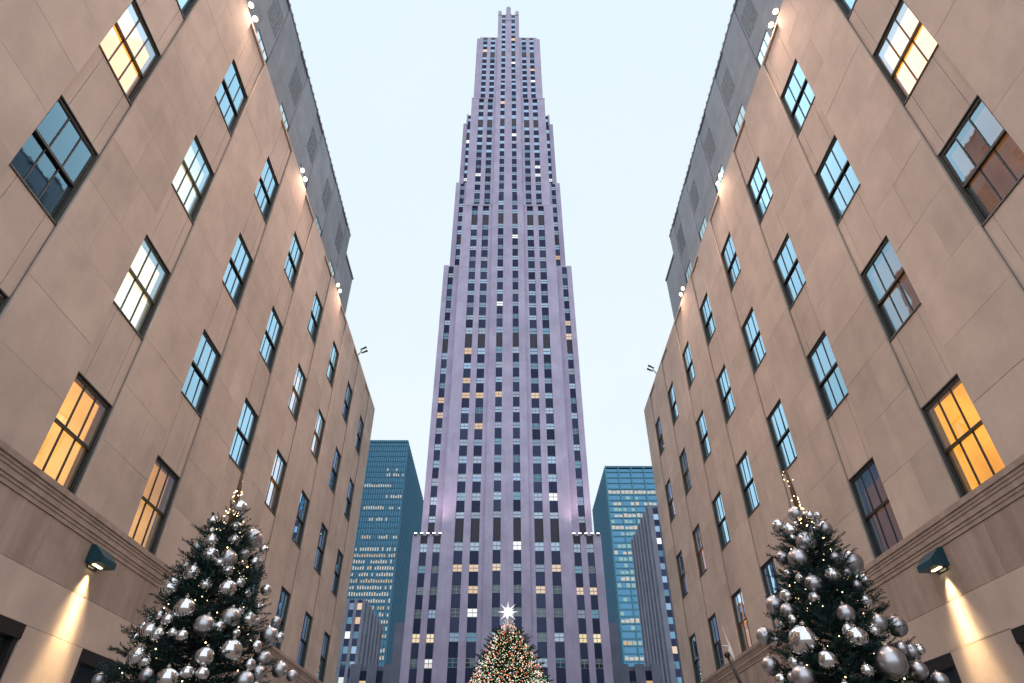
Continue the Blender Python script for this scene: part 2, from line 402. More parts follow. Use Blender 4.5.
    for k in ks:
        for r in range(4):
            kind = lit.get((k, r), 'dark')
            c = Vector((X(A), ycol[k] + WIN_W / 2, head[r] - WIN_H / 2))
            wo = obj('window', fr, root, c)
            WL[wo.name] = c
            ch_ = []
            def sub(name, me, off):
                q = bpy.data.objects.new(name, me); C.objects.link(q); q.parent = wo; q.location = off; return q
            sub('upper_sash', up, (0,0,0)); sub('lower_sash', lo, (0,0,0))
            for half, d in ((1, .058), (-1, .098)):
                for j in range(3):
                    q = sub('pane', pn, (n*-d, (j - 1) * 2 * hi / 3, half * (vi / 2 - .0)))
                    q.rotation_euler = (0, random.gauss(0, .006), random.gauss(0, .006))
            sub('room', room_mesh(s, M['room_' + kind]), (0,0,0))
            if kind in ('warm', 'gold', 'pale'):
                b = MB(); b.box(n*-1.0, n*-1.9, -.55, .35, WIN_H/2 + .38, WIN_H/2 + .43)
                sub('ceiling_lamp', cached(('rl', s), lambda: b.mesh('ceiling_lamp', M['room_lamp'])), (0,0,0))
            if kind not in ('dark', 'dim'):
                b = MB(); q0 = random.uniform(-.9, -.2); b.box(n*-2.5, n*-2.88, q0, q0 + random.uniform(.6, 1.1), -WIN_H/2 - .6, WIN_H/2 - random.uniform(.3, 1.2)); b.box(n*-2.7, n*-2.88, q0 + 1.2, q0 + 1.3, -WIN_H/2, WIN_H/2 + .4)
                sub('cabinet', b.mesh('cabinet', M['curtain']), (0,0,0))
                b = MB(); b.tube([(n*-1.3, .25, WIN_H/2 + .45), (n*-1.3, .25, WIN_H/2 - .28)], [.01, .01], 5); b.lathe([(.04, .08), (.09, -.05), (.01, -.06)], 10, (n*-1.3, .25, WIN_H/2 - .35))
                sub('pendant_lamp', cached(('pl', s), lambda: b.mesh('pendant_lamp', M['room_lamp'])), (0, random.uniform(-.4, .3), random.uniform(-.5, .05)))
            rr = random.random()
            if kind in ('dark', 'dim') and rr < .45:
                drop = random.choice((.35, .6, .9, 1.05)); b = MB(); b.box(n*-.205, n*-.212, -hi, hi, vi - drop, vi)
                sub('blind', b.mesh('blind', M['blind']), (0,0,0))
            elif kind == 'gold' and k == 1:
                b = MB(); b.box(n*-.23, n*-.24, -hi if s > 0 else hi*.35, hi*-.45 if s > 0 else hi, -vi, vi)
                sub('curtain', b.mesh('curtain', M['curtain']), (0,0,0))
    # set-back upper storeys
    AS, ZS, YS = 11.9, 36.2 + oz, 33.0 + oy
    ust = thing_part = None
    b = MB()
    b.box(X(AS + .04), X(27), y_start, YS, Zt - .04, ZS - .01)
    b.box(X(AS + .64), X(27), YS, y_end - .02, Zt - .04, ZS - .13)
    obj('upper_wall', b.mesh('upper_wall', M['lime_sky_tint']), root)
    for k in range(-2, 6):
        yc = ycol[k] + WIN_W / 2
        hz = 31.35 + oz
        y0, y1 = ycol[k] + WIN_W, ycol[k+1] if k < 5 else YS
        if k == 5: y0 = ycol[5] + WIN_W
        if y1 > y0 + .3:
            for (z0, z1) in ((Zt + .1, 28.0), (28.0, 32.0), (32.0, ZS)):
                obj('upper_slab', slab_mesh(s, y1 - y0 - .006, z1 - z0 - .006, .06, M['lime_sky_tint']), root, (X(AS - .05), (y0 + y1) / 2, (z0 + z1) / 2))
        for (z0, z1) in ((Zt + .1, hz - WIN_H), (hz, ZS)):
            obj('upper_slab', slab_mesh(s, WIN_W - .006, z1 - z0 - .006, .03, M['lime_sky_tint']), root, (X(AS), yc, (z0 + z1) / 2))
        if k > 5: continue
        b = MB(); b.box(X(AS - .004), X(AS + .03), -.0 + ycol[k] + .03, ycol[k] + WIN_W - .03, hz - WIN_H + .03, hz - .03)
        c = Vector((X(AS + .0), yc, hz - WIN_H/2))
        b = MB(); v, h = WIN_H/2, WIN_W/2
        b.box(n*.0, n*-.035, -h, -h+.09, -v, v); b.box(n*.0, n*-.035, h-.09, h, -v, v); b.box(n*.0, n*-.035, -h+.09, h-.09, v-.10, v); b.box(n*.0, n*-.035, -h+.09, h-.09, -v, -v+.1)
        b.box(n*-.004, n*-.035, -h+.09, h-.09, -.04, .04)
        for q in (-1, 1): b.box(n*-.008, n*-.035, q*h/3-.02, q*h/3+.02, -v+.1, v-.1)
        wo = obj('upper_window', cached(('uw', s), lambda: b.mesh('upper_window', M['frame'])), root, c)
        b2_ = MB(); b2_.box(n*-.018, n*-.03, -h+.08, h-.08, -v+.08, v-.08)
        q = bpy.data.objects.new('pane', cached(('uwp', s), lambda: b2_.mesh('pane', M['upglass']))); C.objects.link(q); q.parent = wo
        # pierced grille above the window
        gb = MB()
        rr = random.Random(5)
        for iy in range(7):
            for iz in range(9):
                y = -h + .12 + (WIN_W - .24) * (iy + .5) / 7 + rr.uniform(-.02, .02); z = -1.05 + 2.1 * (iz + .5) / 9
                w_ = .055 + .02 * ((iy + iz) % 2)
                gb.box(n*.012, n*-.002, y - w_, y + w_, z - .07, z + .06)
        obj('grille', cached(('grl', s), lambda: gb.mesh('grille', M['black'])), root, (X(AS), yc, 33.95 + oz), kind='stuff')
    b = MB()
    b.box(X(AS - .09), X(AS + .5), y_start, YS, ZS + .002, ZS + .12); y = y_start
    while y < YS - .3:                                                   # small upright lugs along the roof edge
        b.box(X(AS - .10), X(AS + .1), y, y + .16, ZS + .121, ZS + .19); y += .52
    obj('upper_coping', b.mesh('upper_coping', M['lime_sky_tint']), root)
    b = MB(); b.box(X(AS + .55), X(AS + 1.1), YS + .0, y_end - .02, ZS - .12, ZS); obj('upper_coping', b.mesh('upper_coping', M['lime_sky_tint']), root)
    return root

M['upglass'] = dark_glass('upper_window_glass', (.10, .12, .13), .75, .03, (.75, .95, 1.0))
LIT_L = {(-1,2):'glow', (0,0):'warm', (0,1):'pale', (0,2):'pale', (1,0):'warm', (3,1):'glow', (3,2):'glow', (4,2):'glow', (-2,1):'pale', (2,0):'warm', (4,1):'dim', (3,0):'dim', (5,2):'dim'}
LIT_R = {(-1,2):'glow', (0,0):'gold', (1,0):'dim', (0,1):'dim', (-1,1):'dim', (4,0):'glow', (5,0):'dim', (5,1):'glow', (6,1):'warm', (5,2):'warm', (6,2):'warm', (6,3):'warm', (2,0):'dim', (3,0):'dim'}
bl = stone_building(-1, 0.0, 0.0, LIT_L, 'long brown limestone building with lit windows on the left of the promenade', None)
br = stone_building(1, -0.227, -0.13, LIT_R, 'long brown limestone building with lit windows on the right of the promenade', None)

# ------------------------------------------------------------------ wall lamps (one lit on each building)
def spot(name, loc, target, energy, col, size, blend=.6, rad=.05, parent=None):
    d = bpy.data.lights.new(name, 'SPOT'); d.energy = energy; d.color = col; d.spot_size = R(size); d.spot_blend = blend; d.shadow_soft_size = rad
    o = bpy.data.objects.new(name, d); C.objects.link(o); o.location = loc
    o.rotation_euler = (Vector(target) - Vector(loc)).to_track_quat('-Z', 'Y').to_euler()
    if parent is not None:
        o.parent = parent; o.matrix_parent_inverse = Matrix.Translation(-Vector(parent.location))
    return o
def wall_lamp(s, y, z, label):
    xw = s * 9.215; n = -s
    root = thing('wall_lamp', label, 'lamp', (xw, y, z), 'blue wall lamps shining down')
    b = MB(); h = .29                                                # wedge-shaped hood
    prof = [(0, -.19), (.36, -.19), (.36, -.06), (.10, .19), (0, .19)]
    vs = [(xw + n * p[0], y + q * h, z + p[1]) for q in (-1, 1) for p in prof]
    k = len(prof); b.add(vs, [tuple(range(k)), tuple(range(2*k-1, k-1, -1))] + [(i, (i+1) % k, k + (i+1) % k, k + i) for i in range(k)])
    obj('hood', b.mesh('hood', M['lamp_blue']), root)
    b = MB(); b.box(xw + n*.09, xw + n*.16, y - .15, y + .15, z - .200, z - .192); obj('lens', b.mesh('lens', M['lamp_glow']), root)
    b = MB(); b.box(xw + n*.001, xw + n*.03, y - .17, y + .17, z - .25, z - .195); obj('bracket', b.mesh('bracket', M['black']), root)
    spot('lamp_light', (xw + n*.12, y, z - .22), (xw + n*.06, y, z - 2.9), 600, (1.0, .68, .33), 66, 1.0, .1, root)
    spot('lamp_light', (xw + n*.30, y, z - .22), (xw + n*.02, y, z - 3.4), 1500, (1.0, .66, .32), 40, 1.0, .15, root)
wall_lamp(-1, 14.05, 6.22, 'blue steel wall lamp lit on the left stone building')
wall_lamp(1, 13.80, 6.10, 'blue steel wall lamp lit on the right stone building')

# ------------------------------------------------------------------ floodlights on the parapets
def floodlight(s, y, z, label, energy):
    x = s * 9.45; n = -s
    root = thing('floodlight', label, 'floodlight', (x, y, z), 'floodlights on the parapets')
    b = MB(); b.box(x - .03, x + .03, y - .03, y + .03, z, z + .35); b.box(x - .12, x + .12, y - .12, y + .12, z, z + .02)
    b.box(x - .02, x + .02, y - .36, y + .36, z + .33, z + .38); obj('stand', b.mesh('stand', M['black']), root)
    for q in (-1, 1):
        yy = y + q * .24
        hb = MB(); dirv = Vector((n * .75, -.45, -.5)).normalized()
        p0 = Vector((x, yy, z + .55))
        hb.tube([p0 - dirv * .16, p0 - dirv * .05, p0 + dirv * .12], [.04, .10, .125], 12); obj('lamp_head', hb.mesh('lamp_head', M['steel'], True), root)
        lb = MB(); lb.tube([p0 + dirv * .122, p0 + dirv * .16], [.11, .07], 12); obj('lens', lb.mesh('lens', M['flood_glow']), root)
    spot('flood_light', (x + n * .35, y, z + .5), (-x, y - 1.0, 9.5), energy, FLOOD_COL, 150, .8, .2, root)
FLOOD_COL = (1.0, .60, .41); FLOOD_E = 2350
for s, nm in ((-1, 'left'), (1, 'right')):
    for y, pos in ((3.6, 'above the camera'), (11.2, 'nearest in view'), (18.4, 'second in view'), (26.0, 'farthest along')):
        floodlight(s, y, 24.30 if s < 0 else 24.17, f'lit twin floodlight on the {nm} parapet, {pos}', FLOOD_E)
    # small unlit bracket fixture further along
    p = at_x(354 if s < 0 else 657, 372, s * 9.4)
    root = thing('parapet_bracket', f'small pronged bracket on the {nm} parapet edge', 'bracket', (p.x, p.y, 24.2), 'parapet brackets')
    b = MB(); z0 = 24.18 if s > 0 else 24.31
    b.tube([(p.x, p.y, z0), (p.x - s*.25, p.y, z0 + .5)], [.03, .025], 6); obj('arm', b.mesh('arm', M['black']), root)
    for q in (-.18, .18):
        b = MB(); b.tube([(p.x - s*.2, p.y + q, z0 + .42), (p.x - s*.55, p.y + q, z0 + .62)], [.04, .07], 8); obj('head', b.mesh('head', M['black']), root)

# ------------------------------------------------------------------ the skyscraper
TW = {}
TW['sky'] = dark_glass('tower_glass_sky', (.10, .15, .22), .34, .05, (.55, .75, 1.0))
TW['teal'] = dark_glass('tower_glass_teal', (.02, .07, .11), .22, .05, (.40, .74, 1.0))
TW['blind'] = dark_glass('tower_glass_blind', (.36, .38, .43), .28, .05, (.6, .78, 1.0))
TW['dark'] = dark_glass('tower_glass_dark', (.015, .02, .03), .10, .05)
TW['warm'] = dark_glass('tower_glass_warm', (.3, .2, .1), .15, .05, emi=(1.0, .58, .30), es=.55)
TW['yellow'] = dark_glass('tower_glass_yellow', (.3, .25, .1), .15, .05, emi=(1.0, .72, .36), es=.7)
TW['white'] = dark_glass('tower_glass_white', (.3, .3, .3), .3, .05, emi=(1.0, .93, .85), es=.7)
M['spandrel_d'] = dark_glass('tower_spandrel_metal', (.014, .016, .04), .05, .3, (.45, .55, .95))
M['louvre'] = simple('tower_louvre', (.03, .03, .055), .6)
M['mull'] = simple('tower_mullion', (.30, .32, .36), .5, .3)

tower = thing('skyscraper', 'very tall stepped limestone skyscraper at the end of the promenade', 'skyscraper', (0, 112, 0))
# storeys: (dark panel centre, half height, is_plant_floor)
dark = [(z, 1.2, 0) for z in (16.1, 19.9, 23.7, 27.5, 31.3, 35.0, 38.6)] + [(43.6, 2.2, 1)]
dark += [(z, 1.12, 0) for z in (48.07, 51.89, 55.74, 59.5, 63.2, 66.9, 70.5, 74.2, 77.9, 81.8)] + [(86.6, 1.9, 1)]
dark += [(91.48 + 3.715 * i, 1.12, 0) for i in range(9)] + [(126.0, 1.9, 1), (130.4, .8, 0)]
dark += [(134.1 + 3.72 * i, 1.12, 0) for i in range(11)] + [(176.0, 1.9, 1), (181.0, 1.12, 0), (184.8, 1.12, 0), (188.4, .8, 0)]
dark += [(192.2 + 3.7 * i, 1.12, 0) for i in range(9)] + [(226.4, 1.7, 1)] + [(231.0, .9, 0), (234.6, .9, 0), (238.3, .9, 0), (242.0, .9, 0), (245.7, 1.0, 0), (250.3, 1.4, 1), (254.2, 1.0, 1)]

win_list = []; spn_list = []
def bay(xc, hw, Y, z0, z1):
    """one upright strip of windows and dark panels between two piers"""
    ds = [d for d in dark if z0 + .2 < d[0] + d[1] and d[0] - d[1] < z1 - .1]
    for i, (zc, h, plant) in enumerate(ds):
        a, b = max(z0, zc - h), min(z1, zc + h)
        spn_list.append((xc, hw, Y, a, b, plant))
        nb = ds[i+1] if i + 1 < len(ds) else None
        top = (nb[0] - nb[1]) if nb else z1
        top = min(top, z1)
        if top - b > .5: win_list.append((xc, hw, Y, b, top))
tower_boxes = []
def tier(Y, hw, z0, z1, cols, depth, extra=()):
    """piers of one plane: solid stone between the strips; core behind"""
    edges = [-hw]
    for xc, w_ in cols: edges += [xc - w_, xc + w_]
    edges.append(hw)
    for i in range(0, len(edges), 2):
        a, b_ = edges[i], edges[i+1]
        if b_ - a < .05: continue
        b = MB(); b.box(a, b_, Y, Y + .75, z0, z1)
        obj('pier', b.mesh('pier', M['tower']), tower)
    b = MB(); b.box(-hw + .01, hw - .01, Y + .7, Y + depth, z0 + .01, z1 - .02); obj('core', b.mesh('core', M['tower']), tower)
    for xc, w_ in cols: bay(xc, w_, Y, z0, z1)
OUT, IN, CEN = (8.65, .78), (5.78, .80), (1.82, .68)
side4 = [(-OUT[0], OUT[1]), (-IN[0], IN[1]), (IN[0], IN[1]), (OUT[0], OUT[1])]
def ring(Y, hw, gap, z0, z1, cols, depth):
    """a plane with its middle left free for the projecting centre bay"""
    for s in (-1, 1):
        cs = sorted([c for c in cols if c[0] * s > 0])
        lo_, hi_ = (gap, hw) if s > 0 else (-hw, -gap)
        edges = [lo_]
        for xc, w_ in cs: edges += [xc - w_, xc + w_]
        edges.append(hi_)
        for i in range(0, len(edges), 2):
            if edges[i+1] - edges[i] < .05: continue
            b = MB(); b.box(edges[i], edges[i+1], Y, Y + .75, z0, z1); obj('pier', b.mesh('pier', M['tower']), tower)
        b = MB(); b.box(lo_ + .01, hi_ - .01, Y + .7, Y + depth, z0 + .01, z1 - .02); obj('core', b.mesh('core', M['tower']), tower)
        for xc, w_ in cs: bay(xc, w_, Y, z0, z1)
G = 4.05
cen = [(-CEN[0], CEN[1]), (CEN[0], CEN[1])]
ring(112.0, 11.8, G, 0, 131.4, side4, 40)
ring(117.2, 11.8, G, 131.4, 189.4, side4, 34)
ring(122.3, 11.78, G, 189.4, 237.0, side4, 28)
tier(111.5, G - .01, 0, 135.6, cen, 40)
tier(116.7, G - .01, 135.6, 198.8, cen, 34)
tier(121.8, G - .01, 198.8, 255.6, cen, 16)
def flank(Y, x0, x1, z0, z1, cols, depth):
    for s in (-1, 1):
        cs = sorted([(s * xc, w_) for xc, w_ in cols]); lo_, hi_ = sorted((s * x0, s * x1))
        edges = [lo_]
        for xc, w_ in cs: edges += [xc - w_, xc + w_]
        edges.append(hi_)
        for i in range(0, len(edges), 2):
            if edges[i+1] - edges[i] < .05: continue
            b = MB(); b.box(edges[i], edges[i+1], Y, Y + .75, z0, z1); obj('pier', b.mesh('pier', M['tower']), tower)
        b = MB(); b.box(lo_ + .01, hi_ - .01, Y + .7, Y + depth, z0 + .01, z1 - .02); obj('core', b.mesh('core', M['tower']), tower)
        for xc, w_ in cs: bay(xc, w_, Y, z0, z1)
flank(112.8, 11.81, 17.0, 0, 42.9, [(12.62, .62), (14.95, .62)], 46)
flank(114.0, 11.81, 15.75, 42.91, 111.2, [(13.95, .62)], 42)
flank(119.0, 11.81, 15.0, 111.21, 149.0, [(13.1, .6)], 36)
flank(122.0, 11.81, 14.5, 149.01, 182.3, [(12.75, .5)], 33)
flank(123.2, 11.81, 13.7, 182.31, 189.4, [(12.8, .4)], 31)
# crown: inner parapet, dark recessed tops, finial
for s in (-1, 1):
    b = MB(); b.box(s * 4.1, s * 10.8, 123.4, 126, 237.0, 240.1); obj('parapet', b.mesh('parapet', M['tower']), tower)
    for xc in (5.78, 8.65):
        b = MB(); b.box(s*(xc-.8), s*(xc+.8), 123.3, 123.39, 236.9, 239.6); obj('parapet_panel', b.mesh('parapet_panel', M['louvre']), tower)
b = MB(); b.box(-.9, .9, 121.6, 124, 250, 260.1); b.box(-.45, .45, 121.9, 123.5, 260.1, 261.6); obj('finial', b.mesh('finial', M['tower']), tower)
for s in (-1, 1):
    b = MB(); b.box(s*2.75, s*4.0, 121.6, 124, 254, 257.2); obj('finial', b.mesh('finial', M['tower']), tower)

# ledges where the planes step back
for (x0, x1, Y, z) in ((-11.8, 11.8, 112.0, 131.4), (-11.8, 11.8, 117.2, 189.4)):
    for s in (-1, 1):
        b = MB(); b.box(s*4.06, s*11.86, Y - .06, Y + 1.2, z - .45, z + .06); obj('ledge', b.mesh('ledge', M['tower']), tower)

def kind_for(x, z):
    u = random.random()
    if z < 47:   t = [('dark', .52), ('blind', .66), ('teal', .80), ('sky', .90), ('warm', .95), ('yellow', .98), ('white', 1)]
    elif z < 95: t = [('sky', .40), ('teal', .66), ('blind', .90), ('warm', .96), ('white', 1)]
    else:        t = [('sky', .72), ('teal', .82), ('blind', .95), ('warm', .965), ('white', 1)]
    for k, q in t:
        if u < q: return k
    return 'sky'
FORCE = {}   # rows seen lit across the front
def forced(x, z):
    if 36.0 < z < 38.0 and abs(x) < 9.5: return 'warm' if random.random() < .75 else 'blind'
    if 71.6 < z < 73.2 and x < 6.5: return 'warm' if random.random() < .6 else 'blind'
    if 24 < z < 27 and abs(x) > 12: return 'yellow' if random.random() < .6 else 'warm'
    if 33 < z < 35.5: return 'dark' if random.random() < .7 else 'warm'
    if 39.5 < z < 41.6: return 'white' if random.random() < .3 else 'blind'
    if 45.5 < z < 47.5: return 'blind'
    if 148 < z < 160 and abs(x) > 8 and random.random() < .5: return 'white'
    return None
def cross_mesh(w2, h2):
    def mk():
        b = MB(); b.box(-w2, w2, -.05, .03, -.05, .05); b.box(-.045, .045, -.051, .03, -h2, -.051); b.box(-.045, .045, -.051, .03, .051, h2)
        b.box(-w2, w2, -.04, .03, -h2, -h2 + .07); b.box(-w2, w2, -.04, .03, h2 - .07, h2)
        return b.mesh('window_bars', M['mull'])
    return cached(('cross', round(w2,2), round(h2,1)), mk)
win_list.sort(key=lambda q: q[3]); spn_list.sort(key=lambda q: q[3])
rest = {}
for i, (xc, hw, Y, a, b_) in enumerate(win_list):
    zc = (a + b_) / 2; kind = forced(xc, zc) or kind_for(xc, zc)
    if i < 300:
        w2, h2 = hw - .002, (b_ - a) / 2
        wo = obj('window', cross_mesh(w2, h2), tower, (xc, Y + .42, zc))
        def mkp():
            p = MB(); p.box(-w2, w2, .02, .05, -h2, h2); return p.mesh('pane', TW[kind])
        q = bpy.data.objects.new('pane', cached(('tp', round(w2,2), round(h2,1), kind), mkp)); C.objects.link(q); q.parent = wo; q.location = (0, .02, 0)
        q.rotation_euler = (random.gauss(0, .01), 0, random.gauss(0, .01))
    else:
        p = rest.setdefault(kind, MB()); p.box(xc - hw + .002, xc + hw - .002, Y + .45, Y + .5, a, b_)
for k, p in rest.items(): obj('upper_windows', p.mesh('upper_windows', TW[k]), tower, kind='stuff')
far = MB()
for i, (xc, hw, Y, a, b_, plant) in enumerate(spn_list):
    if i < 300:
        w2, h2 = hw - .002, (b_ - a) / 2
        def mks():
            p = MB(); p.box(-w2, w2, 0, .35, -h2 + .03, h2 - .03)
            nb = 3 if not plant else 5
            for j in range(nb):
                x = -w2 + 2 * w2 * (j + .5) / nb; p.box(x - w2 / nb * .7, x + w2 / nb * .7, -.05, 0.001, -h2 + .12, h2 - .12)
            return p.mesh('spandrel', M['spandrel_d'] if not plant else M['louvre'])
        obj('spandrel', cached(('ts', round(w2,2), round(h2,1), plant), mks), tower, (xc, Y + .38, (a + b_) / 2))
    else: far.box(xc - hw + .002, xc + hw - .002, Y + .38, Y + .6, a, b_, 1 if plant else 0)
obj('upper_spandrels', far.mesh('upper_spandrels', [M['spandrel_d'], M['louvre']]), tower, kind='stuff')

# low wings beside the shaft
def lit_panel(kind): return TW[kind]
def small_building(name, label, x0, x1, Y, Y2, z, cols, floor_h, wall_mat, parent_mat=None, seed=1, lit=.25, side_fins=0, win=(.55, 1.7)):
    rr = random.Random(seed)
    root = thing(name, label, 'building', ((x0 + x1) / 2, Y, 0))
    b = MB(); b.box(x0, x1, Y + .5, Y2, 0, z); obj('wall', b.mesh('wall', wall_mat), root)
    cols = sorted(cols); edges = [x0] + [e for c in cols for e in (c - win[0], c + win[0])] + [x1]
    for i in range(0, len(edges), 2):
        b = MB(); b.box(edges[i], edges[i+1], Y, Y + .52, 0, z + .4); obj('pier', b.mesh('pier', wall_mat), root)
    for c in cols:
        zz = 12.0
        while zz < z - 1.2:
            top = min(zz + win[1], z - .3)
            b = MB(); b.box(c - win[0] + .002, c + win[0] - .002, Y + .3, Y + .4, zz, top)
            u = rr.random()
            k = rr.choice(('yellow', 'white', 'warm')) if u < lit else ('sky' if u < lit + .25 else 'teal')
            obj('window', b.mesh('window', TW[k]), root)
            b = MB(); b.box(c - win[0] + .002, c + win[0] - .002, Y + .25, Y + .45, top, min(zz + floor_h, z)); obj('spandrel', b.mesh('spandrel', M['spandrel_d']), root)
            zz += floor_h
    if side_fins:
        xs = x1 if x0 < 0 else x0; d = 1 if x0 < 0 else -1
        for i in range(side_fins):
            yy = Y + 1.5 + (Y2 - Y - 3) * i / (side_fins - 1)
            b = MB(); b.box(xs + d*.001, xs + d*.6, yy - .5, yy + .5, 0, z); obj('fin', b.mesh('fin', wall_mat), root)
    return root
M['grey_stone'] = stone('grey_stone', (.17, .19, .25), (.26, .28, .35), bump=.03, rnd=.06, scale=.2)
for s, nm in ((-1, 'left'), (1, 'right')):
    a, b_ = sorted((s * 15.9, s * 24.6))
    small_building('tower_wing', f'dark low stone wing against the {nm} foot of the skyscraper', a, b_, 150, 180, 36.2, [s * 17.9, s * 21.6], 3.8, M['grey_stone'], seed=3 + s, lit=.3, win=(.7, 1.9))
    a, b_ = sorted((s * 24.65, s * 33.4))
    small_building('tower_wing', f'lower stone block outside the {nm} wing of the skyscraper', a, b_, 151, 180, 28.1, [s * 27, s * 30.5], 3.8, M['grey_stone'], seed=9 + s, lit=.2, win=(.7, 1.9))
small_building('stone_block', 'grey stone office block with lit windows below the left glass tower', -58, -42.4, 200, 232, 54.7, [-55.6, -52.4, -49.4, -46.4, -44.0], 4.0, M['grey_stone'], seed=21, lit=.42, side_fins=6, win=(.75, 1.9))
small_building('stone_block', 'grey stone office tower in front of the right glass tower', 46.7, 75, 200, 233, 84.5, [49.0, 52.0, 56.5, 59.5, 64, 67, 71.5], 4.0, M['grey_stone'], seed=33, lit=.25, side_fins=7, win=(.85, 1.9))

# unseen blocks added to shade the tower's foot and reflect in the windows
for s, nm in ((-1, 'left'), (1, 'right')):
    a, b_ = sorted((s * 32, s * 66))
    small_building('stone_block', f'unseen grey block added for shade and reflections, behind the {nm} promenade building', a, b_, 43, 128, 50, [s * (36 + 6 * i) for i in range(5)], 4.0, M['grey_stone'], seed=50 + s, lit=.3, side_fins=15, win=(.85, 1.9))

# ------------------------------------------------------------------ far glass towers
M['teal_body'] = dark_glass('teal_curtain_wall', (.025, .105, .19), .20, .2, (.28, .64, 1.0))
M['teal_fin'] = simple('teal_fin', (.035, .15, .24), .5, .2)
M['teal_fin2'] = simple('pale_teal_fin', (.065, .23, .32), .5, .2)
M['far_white'] = emit('far_window_white', (1.0, .92, .80), .62)
M['far_warm'] = emit('far_window_warm', (1.0, .76, .50), .6)
M['far_aqua'] = emit('far_window_aqua', (.55, .88, .92), .55)
def glass_tower(label, x0, x1, Y, Y2, z, nf, floor_h, lit_rows, fin_mat, fin_w, seed, band_mat, group=None):
    rr = random.Random(seed)
    root = thing('glass_tower', label, 'building', ((x0 + x1) / 2, Y, 0))
    b = MB(); b.box(x0, x1, Y, Y2, 0, z); obj('body', b.mesh('body', M['teal_body']), root)
    b = MB()
    for i in range(nf + 1):
        x = x0 + (x1 - x0) * i / nf; b.box(x - fin_w, x + fin_w, Y - .9, Y - .001, 0, z + .5)
    obj('front_fins', b.mesh('front_fins', fin_mat), root, kind='stuff')
    b = MB(); n2 = 18; xs, d = (x1, 1) if x0 < 0 else (x0, -1)
    for i in range(n2 + 1):
        yy = Y + (Y2 - Y) * i / n2; b.box(xs + d*.001, xs + d*.8, yy - .35, yy + .35, 0, z + .5)
    obj('side_fins', b.mesh('side_fins', M['teal_fin']), root, kind='stuff')
    b = MB(); zz = z - 2
    while zz > 10: b.box(x0 + .01, x1 - .01, Y - .5, Y - .002, zz - .35, zz + .35); zz -= floor_h
    obj('floor_bands', b.mesh('floor_bands', band_mat), root, kind='stuff')
    b = MB(); b.box(x0 - .3, x1 + .3, Y - 1.0, Y2, z + .51, z + 1.6); obj('roof_edge', b.mesh('roof_edge', M['teal_fin']), root)
    per = {}
    for (row, prob, a, c, k) in lit_rows:
        zz = z - 2 - floor_h * row
        sub = 3 if nf < 12 else 1
        for i in range(nf * sub):
            u = (i + .5) / (nf * sub)
            if not (a <= u <= c) or rr.random() > prob: continue
            xa = x0 + (x1 - x0) * i / (nf * sub) + .22; xb = x0 + (x1 - x0) * (i + 1) / (nf * sub) - .22
            per.setdefault(k, MB()).box(xa, xb, Y - .30, Y - .004, zz + .5, zz + floor_h * .5 + rr.uniform(0, .8))
    for k, p in per.items(): obj('lit_windows', p.mesh('lit_windows', M[k]), root, kind='stuff')
LR = [(5, .15, .5, 1, 'far_white'), (6, .3, .7, 1, 'far_white'), (8, .9, .25, .85, 'far_white'), (10, .8, .75, 1, 'far_white'), (12, .8, .35, .75, 'far_white'), (12, .5, .8, 1, 'far_white'),
      (14, .6, .5, .85, 'far_white'), (17, .8, .45, .75, 'far_warm'), (17, .6, .7, 1, 'far_white'), (18, .3, .3, .6, 'far_white')] + [(r, (.9, .75, .85)[r % 3] if r < 27 else .5, .25 if r < 27 else .6, 1, 'far_white' if r % 4 else 'far_warm') for r in range(19, 36)]
glass_tower('dark teal glass tower with lit floors behind the left building', -97, -60.8, 350, 438, 187, 27, 3.42, LR, M['teal_fin'], .28, 5, M['teal_fin'])
RR_ = [(4, .9, 0, .9, 'far_white'), (6, .7, 0, .9, 'far_white'), (8, .8, 0, .7, 'far_white'), (10, .8, 0, .6, 'far_white'), (11, .5, 0, .6, 'far_aqua'), (14, .8, 0, .5, 'far_white'), (18, .8, 0, .4, 'far_white'),
       (13, .6, 0, .5, 'far_aqua'), (16, .5, 0, .5, 'far_aqua'), (19, .5, 0, .5, 'far_aqua'), (24, .9, 0, .3, 'far_white'), (27, .9, 0, .3, 'far_warm'), (29, .8, 0, .3, 'far_white'), (31, .8, 0, .3, 'far_white')] + [(r, .35, 0, .4, 'far_aqua') for r in range(3, 33, 2)]
glass_tower('bright teal glass tower with white lit floors behind the right building', 59.4, 105, 350, 413, 170, 6, 3.55, RR_, M['teal_fin2'], .35, 6, M['teal_fin2'])

# ------------------------------------------------------------------ ledge lamps washing the skyscraper
for s, nm in ((-1, 'left'), (1, 'right')):
    for i in range(5):
        x = s * (12.1 + i * 1.1); Y = 112.75
        root = thing('ledge_lamp', f'small white uplight on the {nm} shoulder ledge of the skyscraper', 'lamp', (x, Y, 42.9), f'uplights on the {nm} tower ledge')
        b = MB(); b.box(x - .3, x + .3, Y - .35, Y - .002, 42.75, 42.98); obj('housing', b.mesh('housing', M['steel']), root)
        b = MB(); b.box(x - .26, x + .26, Y - .36, Y - .06, 42.985, 43.1); obj('lens', b.mesh('lens', M['ledge_glow'] if 'ledge_glow' in M else M.setdefault('ledge_glow', emit('ledge_glow', (1.0, .9, .84), 5.0))), root)
        if i in (1, 3): spot('ledge_light', (x, Y - 3.2, 43.4), (s * (8.0 if i == 1 else 13), 112.4, 66), 1300, (1.0, .70, .70), 110, 1.0, .5, root)

